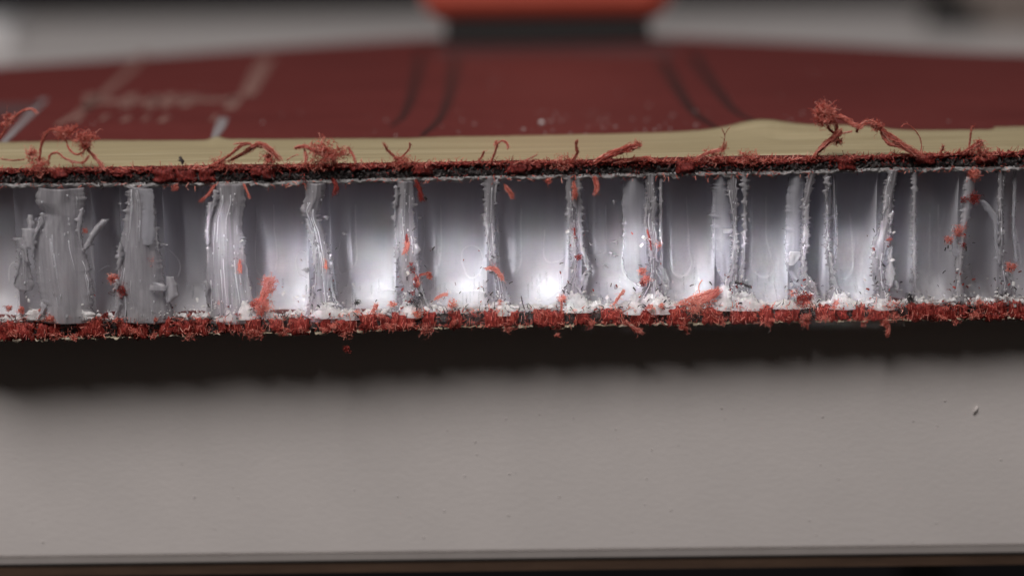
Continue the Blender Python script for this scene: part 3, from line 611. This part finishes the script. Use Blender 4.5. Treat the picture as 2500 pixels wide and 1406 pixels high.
HANG = [   # red and dark fluff caught on the core and hanging below the lower sheet
 (core, 'red_fibre', [(c_, 430, 458, 9, 26)]), (core, 'red_fibre', [(b_, [(525, 452), (510, 474), (488, 494)], 30, 5)]), (core, 'red_fibre', [(b_, [(596, 450), (604, 470), (610, 484)], 26, 4)]),
 (core, 'dark_red_fibre', [(b_, [(812, 438), (822, 455), (816, 474)], 50, 7)]), (core, 'dark_red_fibre', [(b_, [(1015, 440), (1025, 462), (1030, 490)], 60, 6)]), (core, 'red_fibre', [(b_, [(1232, 452), (1245, 470), (1252, 484)], 44, 6)]),
 (core, 'red_fibre', [(b_, [(1400, 445), (1404, 468), (1402, 484)], 50, 7)]), (core, 'red_fibre', [(b_, [(1450, 432), (1458, 455), (1452, 474)], 50, 7)]), (core, 'red_fibre', [(c_, 1340, 442, 9, 30)]),
 (core, 'red_fibre', [(c_, 2378, 428, 16, 70)]), (core, 'dark_red_fibre', [(c_, 2376, 484, 15, 80), (c_, 2352, 488, 8, 20)]), (core, 'red_fibre', [(c_, 2340, 565, 16, 34), (c_, 2318, 585, 12, 26)]), (core, 'dark_red_fibre', [(c_, 2352, 598, 7, 22)]), (core, 'red_fibre', [(c_, 2470, 652, 14, 40)]),
 (core, 'red_fibre', [(c_, 160, 690, 12, 46), (b_, [(160, 696), (178, 712), (190, 716)], 16, 3)]), (core, 'black_fibre', [(c_, 178, 684, 10, 26)]), (core, 'red_fibre', [(c_, 276, 680, 13, 50, .0055, -.1, 1.3)]), (core, 'dark_red_fibre', [(c_, 296, 710, 20, 50, .004, -.1)]),
 (core, 'red_fibre', [(c_, 368, 636, 10, 36)]), (core, 'black_fibre', [(c_, 348, 628, 9, 20)]), (core, 'red_fibre', [(c_, 208, 564, 8, 16)]),
 (core, 'red_fibre', [(b_, [(584, 632), (585, 650), (588, 664)], 50, 5)]), (core, 'red_fibre', [(c_, 537, 738, 8, 34)]), (core, 'dark_red_fibre', [(c_, 618, 744, 10, 40)]),
 (core, 'red_fibre', [(b_, [(636, 770), (640, 735), (650, 705), (664, 682)], 150, 10), (c_, 655, 690, 16, 80), (c_, 640, 745, 24, 120), (c_, 655, 705, 14, 60)]),
 (core, 'red_fibre', [(b_, [(793, 630), (795, 645), (796, 656)], 36, 4)]), (core, 'red_fibre', [(b_, [(992, 585), (994, 600), (988, 618)], 60, 7)]), (core, 'dark_red_fibre', [(b_, [(992, 570), (994, 590)], 20, 4)]),
 (core, 'dark_red_fibre', [(c_, 1003, 645, 8, 16), (c_, 1008, 662, 8, 18), (c_, 1016, 682, 9, 26), (c_, 1017, 698, 8, 22), (c_, 1008, 715, 8, 18), (c_, 1000, 735, 9, 16)]), (core, 'black_fibre', [(c_, 1004, 655, 9, 16), (c_, 1012, 705, 9, 14), (c_, 1024, 720, 8, 10)]), (core, 'red_fibre', [(c_, 1048, 675, 9, 36), (b_, [(1024, 672), (1040, 668), (1052, 668)], 26, 4)]), (core, 'red_fibre', [(b_, [(1012, 668), (1022, 695)], 30, 5)]),
 (core, 'red_fibre', [(b_, [(1060, 732), (1075, 722), (1092, 718)], 36, 4)]), (core, 'red_fibre', [(c_, 1104, 742, 14, 50)]), (core, 'red_fibre', [(b_, [(905, 768), (915, 755), (918, 742)], 60, 6)]), (core, 'red_fibre', [(c_, 958, 742, 9, 40)]),
 (core, 'red_fibre', [(b_, [(1185, 656), (1205, 656), (1222, 672), (1226, 682)], 60, 6, .004)]), (core, 'red_fibre', [(b_, [(1228, 765), (1228, 745), (1218, 736)], 50, 6)]), (core, 'red_fibre', [(c_, 1374, 730, 11, 56), (b_, [(1372, 735), (1370, 758)], 26, 4)]),
 (core, 'red_fibre', [(b_, [(1480, 755), (1500, 740), (1516, 718), (1524, 708)], 50, 4)]), (core, 'red_fibre', [(c_, 1568, 662, 10, 44), (c_, 1576, 682, 11, 44)]), (core, 'dark_red_fibre', [(c_, 1570, 690, 9, 40)]), (core, 'red_fibre', [(c_, 1604, 598, 11, 44, .005, -.04, .7)]), (core, 'dark_red_fibre', [(b_, [(1580, 560), (1588, 590), (1590, 610)], 26, 3)]),
 (core, 'dark_red_fibre', [(b_, [(1402, 556), (1403, 575)], 16, 2)]), (core, 'dark_red_fibre', [(c_, 1412, 628, 8, 26)]),
 (core, 'red_fibre', [(b_, [(1650, 745), (1690, 735), (1730, 728), (1755, 706)], 130, 10), (b_, [(1680, 735), (1715, 722), (1748, 712)], 90, 9), (b_, [(1715, 738), (1760, 734), (1768, 745)], 26, 3), (b_, [(1708, 722), (1706, 698), (1714, 684)], 12, 1.5), (c_, 1700, 745, 24, 90, .006, -.08, 1.6)]),
 (core, 'red_fibre', [(c_, 1936, 716, 9, 40)]), (core, 'dark_red_fibre', [(c_, 1962, 730, 22, 60, .0045, -.1)]), (core, 'red_fibre', [(c_, 2040, 742, 12, 36, .004)]), (core, 'red_fibre', [(b_, [(2160, 586), (2176, 584)], 22, 3)]), (core, 'dark_red_fibre', [(c_, 2134, 608, 5, 18)]), (core, 'red_fibre', [(c_, 2170, 745, 16, 46)]),
 (core, 'black_fibre', [(c_, 2222, 726, 11, 44)]), (core, 'black_fibre', [(b_, [(1795, 690), (1815, 694), (1832, 702)], 26, 4)]), (core, 'black_fibre', [(b_, [(1272, 722), (1276, 740), (1282, 756)], 10, 1.4)]), (core, 'black_fibre', [(c_, 872, 738, 9, 22)]), (core, 'black_fibre', [(c_, 1010, 735, 20, 50)]),
 (bot_sheet, 'red_fibre', [(b_, [(30, 790), (75, 772), (108, 752)], 40, 5), (c_, 52, 758, 10, 34), (c_, 22, 752, 9, 30)]), (bot_sheet, 'red_fibre', [(c_, 140, 818, 15, 60, .006, -.08, 1.4)]), (bot_sheet, 'red_fibre', [(c_, 375, 822, 9, 36)]), (bot_sheet, 'red_fibre', [(c_, 462, 820, 12, 46)]),
 (bot_sheet, 'red_fibre', [(c_, 620, 812, 18, 90, .006, -.08, 1.8)]), (bot_sheet, 'red_fibre', [(c_, 690, 810, 14, 70)]), (bot_sheet, 'red_fibre', [(c_, 845, 812, 14, 70, .006, -.08, 1.3)]), (bot_sheet, 'dark_red_fibre', [(c_, 846, 852, 9, 40, .005, -.08, 1.4)]),
 (bot_sheet, 'red_fibre', [(c_, 1040, 800, 18, 80)]), (bot_sheet, 'red_fibre', [(c_, 1240, 800, 14, 50, .006, -.08, 1.4)]), (bot_sheet, 'red_fibre', [(c_, 1362, 792, 12, 60), (c_, 1360, 818, 7, 26)]), (bot_sheet, 'red_fibre', [(b_, [(1520, 780), (1545, 798), (1565, 812)], 90, 8)]), (bot_sheet, 'red_fibre', [(c_, 1440, 790, 13, 56)]),
 (bot_sheet, 'red_fibre', [(c_, 1670, 796, 12, 60), (b_, [(1672, 795), (1680, 816)], 20, 4)]), (bot_sheet, 'red_fibre', [(c_, 1760, 786, 10, 34)]), (bot_sheet, 'red_fibre', [(c_, 1870, 786, 14, 60, .006, -.08, 1.6)]), (bot_sheet, 'red_fibre', [(c_, 1965, 782, 16, 70), (b_, [(1968, 785), (1972, 804)], 22, 4)]),
 (bot_sheet, 'red_fibre', [(c_, 2110, 782, 11, 46), (c_, 2106, 792, 7, 20)]), (bot_sheet, 'red_fibre', [(b_, [(2150, 780), (2168, 794), (2168, 816)], 70, 7), (c_, 2160, 785, 14, 50)]), (bot_sheet, 'red_fibre', [(c_, 2185, 772, 12, 40)]), (bot_sheet, 'red_fibre', [(c_, 2290, 774, 13, 46, .006, -.08, 1.5)]), (bot_sheet, 'red_fibre', [(c_, 2332, 782, 12, 46)]), (bot_sheet, 'red_fibre', [(c_, 2380, 770, 12, 40)]),
]
for _ in range(46):                             # small knots of lint along the lower sheet, unevenly spaced
    px = rnd(0, 2500) + 60 * N(rnd(0, 9)); up = random.random() < 0.45; sz = rnd(4, 11)
    HANG.append((bot_sheet, random.choice(['red_fibre', 'red_fibre', 'dark_red_fibre']), [(c_, px, (Y_CB(px) + rnd(-10, 8)) if up else (Y_BOT(px) + rnd(-12, 6)), sz, int(sz * rnd(2.5, 5)), .003, -0.13, rnd(0.8, 2.2))]))
for par, m_, t in HANG: tuft(t, par, m_)
# white curls below the lower sheet
for path in ([(1876, 795), (1880, 804), (1877, 812)], [(2208, 780), (2206, 790), (2208, 796)]):
    vf = ([], []); tube(vf, smooth_line([P0(a, c2) for a, c2 in path], 4), 0.008, 5, 0.0); link('plastic_curl', *vf, M['crumb'], bot_sheet)

def fringe(n, fy, parent, m, up, lmin, lmax, name, jit=5, wob=0.45, r=0.005, dens=None):
    vf = ([], [])
    for _ in range(n):
        px = rnd(-40, 2540); f0 = -0.06 if parent is bot_sheet else 0.0
        if dens and random.random() > dens(px): continue
        d = Vector((rnd(-1, 1), rnd(-.9, .1), up * rnd(0.2, 1.0) + rnd(-.3, .3)))
        tube(vf, curl(P0(px, fy(px) + rnd(-jit, jit), rnd(-0.06, -0.01) + f0), d, rnd(lmin, lmax) * PXCM, 4, wob), r * rnd(0.5, 1.25))
    link(name, *vf, M[m], parent, False, kind='stuff')
patch = lambda px: 0.25 + 0.9 * max(0, N(px * 0.012, 31) + 0.35)
fringe(3600, lambda x: Y_TOP(x) + 3, top_sheet, 'red_fibre', 0.8, 5, 22, 'fibre_fringe', 4, dens=patch)
fringe(1300, lambda x: Y_TOP(x) + 6, top_sheet, 'dark_red_fibre', -0.3, 4, 18, 'fibre_fringe', 6)
fringe(1500, lambda x: (Y_TOP(x) + Y_CT(x)) / 2 + 5, top_sheet, 'black_fibre', -0.2, 4, 14, 'fibre_fringe', 12, r=0.0035)
fringe(900, lambda x: (Y_TOP(x) + Y_CT(x)) / 2 + 4, top_sheet, 'dark_red_fibre', -0.4, 4, 15, 'fibre_fringe', 14, r=0.004, dens=patch)
fringe(420, lambda x: Y_CT(x) + 2, top_sheet, 'red_fibre', -0.6, 5, 20, 'fibre_fringe', 6, dens=patch)
fringe(800, lambda x: (Y_CB(x) + Y_BOT(x)) / 2 + 2, bot_sheet, 'dark_red_fibre', -0.2, 5, 18, 'fibre_fringe', 15, 0.3, r=0.0035)
fringe(700, lambda x: (Y_CB(x) + Y_BOT(x)) / 2 + 4, bot_sheet, 'red_fibre', -0.2, 4, 16, 'fibre_fringe', 18, 0.4, dens=patch)
fringe(750, lambda x: Y_BOT(x) - 2, bot_sheet, 'red_fibre', -0.7, 4, 16, 'fibre_fringe', 4, dens=patch)
vf = ([], [])
for _ in range(600):
    px = rnd(-40, 2540)
    if random.random() > patch(px) + 0.25: continue
    py = Y_CB(px) + (Y_BOT(px) - Y_CB(px)) * rnd(-0.1, 0.9)
    tube(vf, curl(P0(px, py, rnd(-0.15, -0.11)), Vector((rnd(-.35, .35), rnd(-.2, .2), -1)), rnd(6, 20) * PXCM, 3, 0.3), rnd(0.002, 0.0042))
link('fibre_fringe', *vf, M['red_fibre'], bot_sheet, False, kind='stuff')
fringe(700, lambda x: Y_CB(x) + 2, bot_sheet, 'red_fibre', 0.8, 4, 20, 'fibre_fringe', 5, dens=patch)
fringe(420, lambda x: Y_CB(x) + 1, bot_sheet, 'black_fibre', 0.6, 4, 22, 'fibre_fringe', 6)
fringe(900, lambda x: (Y_CB(x) + Y_BOT(x)) / 2, bot_sheet, 'black_fibre', 0.1, 4, 14, 'fibre_fringe', 16, 0.4, r=0.004, dens=lambda px: max(0, N(px * 0.03, 71)) * 2)

# crumbs and specks caught on the core
def crumbs(n, m, name, smin, smax, spots, spread, elong=1.0):
    vf = ([], [])
    for _ in range(n):
        if random.random() < 0.75:
            cx, y0, y1 = random.choice(spots); px = random.gauss(cx, spread); py = y1 - (y1 - y0) * random.random() ** 1.6
        else:
            px, py = rnd(0, 2500), rnd(690, 765)
        s = rnd(smin, smax) * PXCM; p = P0(px, py, rnd(-0.12, -0.05))
        d = Vector((rnd(-1, 1), rnd(-.5, .5), rnd(-1, 1))).normalized() * s * elong
        tube(vf, [p - d, p - d * 0.2 + Vector((0, 0, s * .3)), p + d * 0.5, p + d], s * rnd(0.45, 0.9) / max(1, elong * .7), 5, rnd(-0.2, 0.5))
    link(name, *vf, M[m], core, False, kind='stuff')
SP = [(150, 660, 775), (345, 600, 775), (560, 560, 775), (790, 560, 770), (1005, 560, 770), (1200, 560, 765), (1405, 560, 760), (1590, 560, 760), (1800, 660, 755), (1960, 680, 750), (2150, 560, 750), (2345, 560, 745), (2460, 640, 745)]
crumbs(330, 'black_fibre', 'dark_speck', 1.0, 3.2, SP, 22, 1.8)
crumbs(200, 'crumb', 'plastic_crumb', 1.5, 5.0, SP, 26, 1.0)
vf = ([], [])
for _ in range(650):                           # fine white grit heaped along the foot of the core
    px = rnd(-20, 2520); py = foot_top(px) + random.gauss(-2, 7); sz = rnd(0.6, 2.4) * PXCM; p = P0(px, py, rnd(-0.13, -0.08))
    d = Vector((rnd(-1, 1), rnd(-.5, .5), rnd(-1, 1))).normalized() * sz
    tube(vf, [p - d, p + Vector((0, 0, sz * .3)), p + d], sz * rnd(0.5, 0.9), 5, rnd(-.2, .5))
link('plastic_grit', *vf, M['crumb'], core, False, kind='stuff')
for px, py, w, h in [(600, 752, 46, 46), (560, 765, 60, 30), (800, 752, 70, 40), (850, 765, 50, 22), (1005, 752, 50, 36), (1230, 748, 44, 34), (1410, 735, 62, 46), (1552, 736, 34, 54), (1610, 742, 70, 40), (1768, 722, 36, 62), (1822, 738, 80, 30), (1925, 738, 60, 22), (2060, 735, 60, 30), (2150, 738, 50, 28), (90, 762, 50, 26), (200, 758, 60, 34), (345, 765, 70, 26)]:
    hh = h / 2                                  # smeared white plastic heaped where a wall meets the lower sheet
    strip([(py - hh, px - w * .10, px + w * .08), (py - hh * .5, px - w * .22, px + w * .18), (py, px - w * .34, px + w * .36), (py + hh * .6, px - w * .5, px + w * .46), (py + hh, px - w * .52, px + w * .5)], -0.085, 0.03, 9, 0.02, 'foot', 'plastic_smear', 2.5)
crumbs(150, 'dark_red_fibre', 'red_speck', 1.0, 3.0, SP, 22, 1.4)

# ------------------------------------------------------------------ masking tape along the cut
def tape_mat(name):
    m, nt, b = mat(name); out = nt.nodes['Material Output']
    f = noise_n(nt, coords(nt, (0.3, 11, 6)), 1.6, 7, 0.68)
    c = ramp(nt, f, [(0.3, (0.38, 0.305, 0.18)), (0.55, (0.50, 0.415, 0.25)), (0.75, (0.68, 0.60, 0.42))])
    nt.links.new(c, b.inputs['Base Color']); b.inputs['Roughness'].default_value = 0.38
    nr = bump(nt, b, f, 0.5, 0.02)
    t = node(nt, 'ShaderNodeBsdfTranslucent'); nt.links.new(c, t.inputs[0])
    mx = node(nt, 'ShaderNodeMixShader'); mx.inputs[0].default_value = 0.2
    nt.links.new(b.outputs[0], mx.inputs[1]); nt.links.new(t.outputs[0], mx.inputs[2]); nt.links.new(mx.outputs[0], out.inputs[0])
    return m
M['tape'] = tape_mat('masking_tape')
REAR = lerp_table([(-60, 352), (0, 350), (250, 346), (500, 345), (530, 339), (560, 343), (1000, 340), (1250, 334), (1500, 329), (1640, 326), (1750, 322), (2000, 322), (2200, 321), (2415, 319), (2422, 319), (2428, 313), (2560, 309)])
LIFT = [(1850, 80, 0.095), (1980, 120, 0.055), (2100, 80, 0.02), (530, 14, 0.015)]
nu, nv = 420, 22
V, F = [], []
for j in range(nv + 1):
    v = j / nv
    for i in range(nu + 1):
        px = -60 + 2620 * i / nu
        a = on_face(px, Y_TOP(px) + 4 + 3 * N(px * .05, 5)); r = on_level(px, REAR(px) + 0.8 * N(px * 0.06, 8), Z_TOP)
        x = a.x + (r.x - a.x) * v; y = 0.0 + (r.y) * v
        z = Z_TOP + 0.012 + (a.z - Z_TOP) * (1 - v) ** 3 * 0.6
        for c, w, h in LIFT:
            z += h * math.exp(-((px - c) / w) ** 2) * max(0, (v - 0.35) / 0.65) ** 1.5
        # lengthwise creases and the lifted fold
        z += 0.004 * N(px * 0.006, v * 9, 2) + 0.018 * max(0, N(px * 0.004, v * 4 - px * 0.002, 6)) * v
        g = math.exp(-((v - 0.62 + (px - 1950) * 0.0009) / 0.09) ** 2) * math.exp(-((px - 2020) / 150) ** 2); z -= 0.05 * g; z = max(z, Z_TOP + 0.012) if v > 0.1 else z
        if v < 0.06: z -= 0.03 * (1 - v / 0.06)
        V.append(Vector((x, y - 0.012, z)))
w = nu + 1
for j in range(nv):
    for i in range(nu):
        a = j * w + i; F.append((a, a + 1, a + w + 1, a + w))
n = len(V); V += [v - Vector((0, 0, 0.008)) for v in V]; F += [tuple(n + q for q in f[::-1]) for f in F[:]]
for i in range(nu):
    a = i; F.append((a, n + a, n + a + 1, a + 1)); a = nv * w + i; F.append((a, a + 1, n + a + 1, n + a))
link('masking_tape', V, F, M['tape'], panel)
# torn remains of tape under the lower sheet
M['torn'] = speckled('torn_tape', (3, 3, 3), 2.0, [(0.3, (0.22, 0.16, 0.10)), (0.5, (0.42, 0.35, 0.25)), (0.7, (0.66, 0.60, 0.49))], 0.6, 0.5)
for a, b2, hgt in [(-60, 120, 8), (140, 250, 5), (260, 380, 4), (385, 480, 5), (500, 540, 4), (640, 760, 7), (770, 830, 8), (860, 940, 6), (950, 1080, 4), (1085, 1190, 6), (1195, 1300, 5), (1320, 1400, 8), (1420, 1560, 4), (1575, 1690, 4), (1690, 1790, 6), (1800, 1960, 4), (1990, 2120, 4), (2130, 2250, 4), (2260, 2520, 4)]:
    sd = rnd(0, 50)
    band('torn_tape', a, b2, lambda px: Y_BOT(px) - 1, lambda px: Y_BOT(px) + 4 + hgt * (-0.4 + 1.6 * max(0, N(px * 0.03, sd) + 0.3)), 3, -0.06, 0.04, 'torn', bot_sheet, 3, 0.05, seed=sd, jag=4.5)

# ------------------------------------------------------------------ print on the red face
ZP = Z_TOP + 0.004
def ribbon(name, path, widths, m):
    P = smooth_line([on_level(a, c2, ZP) for a, c2 in path], 8); n = len(P); V, F = [], []
    for i, p in enumerate(P):
        d = P[min(i + 1, n - 1)] - P[max(i - 1, 0)]; d.z = 0; d.normalize(); s = Vector((-d.y, d.x, 0))
        t = i / (n - 1); k = t * (len(widths) - 1); k0 = min(int(k), len(widths) - 2) if len(widths) > 1 else 0
        wd = widths[0] if len(widths) == 1 else widths[k0] + (widths[k0 + 1] - widths[k0]) * (k - k0)
        V += [p + s * wd / 2, p - s * wd / 2]
    for i in range(n - 1): F.append((2 * i, 2 * i + 1, 2 * i + 3, 2 * i + 2))
    m_ = len(V); V += [v - Vector((0, 0, 0.003)) for v in V]
    return link(name, V, F, m, top_sheet, False)
M['black_print'] = speckled('black_print', (1, 1, 1), 6, [(0.35, (0.022, 0.008, 0.007)), (0.7, (0.045, 0.013, 0.011))], 0.5, 0.0)
M['grey_print'] = speckled('grey_print', (1, 1, 1), 4, [(0.35, (0.075, 0.030, 0.030)), (0.7, (0.10, 0.042, 0.042))], 0.6, 0.0)
M['pale_print'] = speckled('pale_print', (2, 5, 1), 3, [(0.35, (0.15, 0.055, 0.048)), (0.7, (0.27, 0.16, 0.13))], 0.6, 0.0)
M['white_print'] = speckled('white_print', (1, 1, 1), 3, [(0.3, (0.22, 0.19, 0.195)), (0.7, (0.27, 0.245, 0.25))], 0.5, 0.0)
ribbon('printed_line', [(1028, 128), (1018, 180), (1005, 235), (985, 282), (955, 308)], [.11, .10, .09, .07, .04], M['black_print'])
ribbon('printed_line', [(1112, 142), (1105, 190), (1095, 240), (1072, 292), (1030, 331)], [.13, .12, .10, .08, .05], M['black_print'])
ribbon('printed_line', [(1615, 145), (1640, 190), (1672, 245), (1705, 284), (1748, 310)], [.14, .13, .11, .09, .05], M['black_print'])
ribbon('printed_line', [(1690, 130), (1722, 180), (1762, 235), (1795, 272), (1838, 294)], [.12, .12, .10, .08, .05], M['black_print'])
ribbon('printed_line', [(1060, 124), (1350, 122), (1650, 124)], [1.0, 1.1, 1.0], M['grey_print'])
ribbon('printed_stripe', [(355, 130), (320, 170), (270, 215), (205, 268), (140, 305)], [.10, .10, .11, .14, .08], M['pale_print'])
ribbon('printed_stripe', [(655, 140), (628, 185), (602, 235)], [.16, .20, .17], M['pale_print'])
ribbon('printed_stripe', [(580, 235), (560, 268)], [.14, .14], M['pale_print'])
ribbon('printed_stripe', [(546, 288), (536, 312), (522, 338)], [.10, .11, .06], M['white_print'])
for row, (y0, y1, x0, x1, cnt) in enumerate([(228, 268, 215, 570, 8), (278, 302, 180, 540, 7)]):
    for i in range(cnt):
        xa = x0 + (x1 - x0) * (i + rnd(-.1, .5)) / cnt
        if random.random() < 0.2: continue
        ribbon('printed_mark', [(xa + 18, y0 + rnd(0, 8)), (xa, y1 - rnd(0, 8))], [rnd(.06, .22), rnd(.05, .16)] if row == 0 else [rnd(.03, .08), rnd(.03, .09)], M['pale_print'])
ribbon('printed_stripe', [(210, 250), (400, 246), (575, 244)], [.5, .36, .32], M['pale_print'])
ribbon('printed_stripe', [(108, 243), (84, 268), (52, 302), (8, 348)], [.085, .085, .08, .075], M['white_print'])
ribbon('printed_patch', [(-60, 268), (74, 268)], [1.05, 1.05], M['grey_print'])
# pale saw dust lying on the red face
vf = ([], [])
for _ in range(110):
    px = random.gauss(1420, 240) if random.random() < .7 else rnd(0, 2500)
    p = on_level(px, rnd(272, 332) if random.random() < .8 else rnd(150, 300), Z_TOP + 0.006); s = rnd(0.003, 0.010)
    tube(vf, [p - Vector((s, 0, 0)), p + Vector((s, s * rnd(-1, 1), 0.003))], s * rnd(.4, .7), 4, 0)
p = on_level(1322, 300, Z_TOP + 0.02); tube(vf, [p - Vector((.02, 0, 0)), p + Vector((.02, 0.01, 0))], 0.022, 6, 0)
link('saw_dust', *vf, M['crumb'], top_sheet, kind='stuff')

# ------------------------------------------------------------------ clamp on the rear of the paddle
cy = on_level(1340, 88, Z_TOP, IDN).y - 1.1
clamp = empty('clamp', 'blurred red clamp jaw on a black pad at the back of the red paddle', 'clamp', (0, cy, Z_TOP + 0.006))
xa, xb = on_face(1085, 60, cy, IDN).x, on_face(1588, 60, cy, IDN).x
m, nt, b = mat('black_rubber'); b.inputs['Base Color'].default_value = (0.012, 0.011, 0.011, 1); b.inputs['Roughness'].default_value = 0.7; M['rubber'] = m
m, nt, b = mat('red_enamel'); b.inputs['Roughness'].default_value = 0.35
nt.links.new(ramp(nt, noise_n(nt, coords(nt, (1, 1, 1)), 1.0), [(0.3, (0.50, 0.098, 0.066)), (0.7, (0.55, 0.115, 0.076))]), b.inputs['Base Color']); M['enamel'] = m
box('pad', (xa, xb, 0.0, 1.5, 0, 0.28), M['rubber'], clamp, 0.06, 3)
xa, xb = on_face(1022, 35, cy, IDN).x, on_face(1652, 35, cy, IDN).x
box('jaw', (xa, xb, -0.05, 1.8, 0.25, 1.35), M['enamel'], clamp, 0.42, 6)
box('arm', ((xa + xb) / 2 - .6, (xa + xb) / 2 + .6, 0.3, 1.5, 1.34, 5.5), M['enamel'], clamp, 0.15, 3)

# ------------------------------------------------------------------ blurred things at the back of the table
def on_table(px, py): return on_level(px, py, TAB_Z, IDN)
M['taupe'] = speckled('taupe', (1, 1, 1), 0.6, [(0.3, (0.20, 0.165, 0.145)), (0.7, (0.25, 0.21, 0.19))], 0.6, 0.1)
p = on_table(2470, 72)
crate = empty('box', 'blurred taupe box at the far right edge of the table', 'box', (p.x, p.y, TAB_Z + 0.002))
box('body', (-1.15, 4.5, 0, 4, 0, 3.2), M['taupe'], crate, 0.15, 3)
box('lid', (-1.25, 4.6, -.1, 4.1, 3.21, 3.6), M['taupe'], crate, 0.1, 3)
p = on_table(2340, 66)
knob = empty('knob', 'small blurred black knob beside the taupe box on the table', 'knob', (p.x, p.y, TAB_Z + 0.002))
for nm, r1, r2, z, h in (('base', .75, .65, .3, .6), ('cap', .55, .6, .95, .7)):
    bm = bmesh.new(); bmesh.ops.create_cone(bm, cap_ends=True, segments=32, radius1=r1, radius2=r2, depth=h)
    me = bpy.data.meshes.new(nm); bm.to_mesh(me); bm.free(); me.materials.append(M['rubber'])
    o = bpy.data.objects.new(nm, me); COL.objects.link(o); o.parent = knob; o.location = (0, 0, z)
M['paper'] = speckled('white_card', (1, 1, 1), 0.8, [(0.3, (0.78, 0.77, 0.78)), (0.7, (0.82, 0.81, 0.82))], 0.6, 0.0)
p = on_table(8, 128)
card = box('carton', (-3.0, 0, 0, 1.6, 0, 0.55), M['paper'], None, 0.05, 2, label='white blurred carton cut off by the left side of the photo', category='carton')
card.location = (p.x + 0.1, p.y, TAB_Z + 0.002)
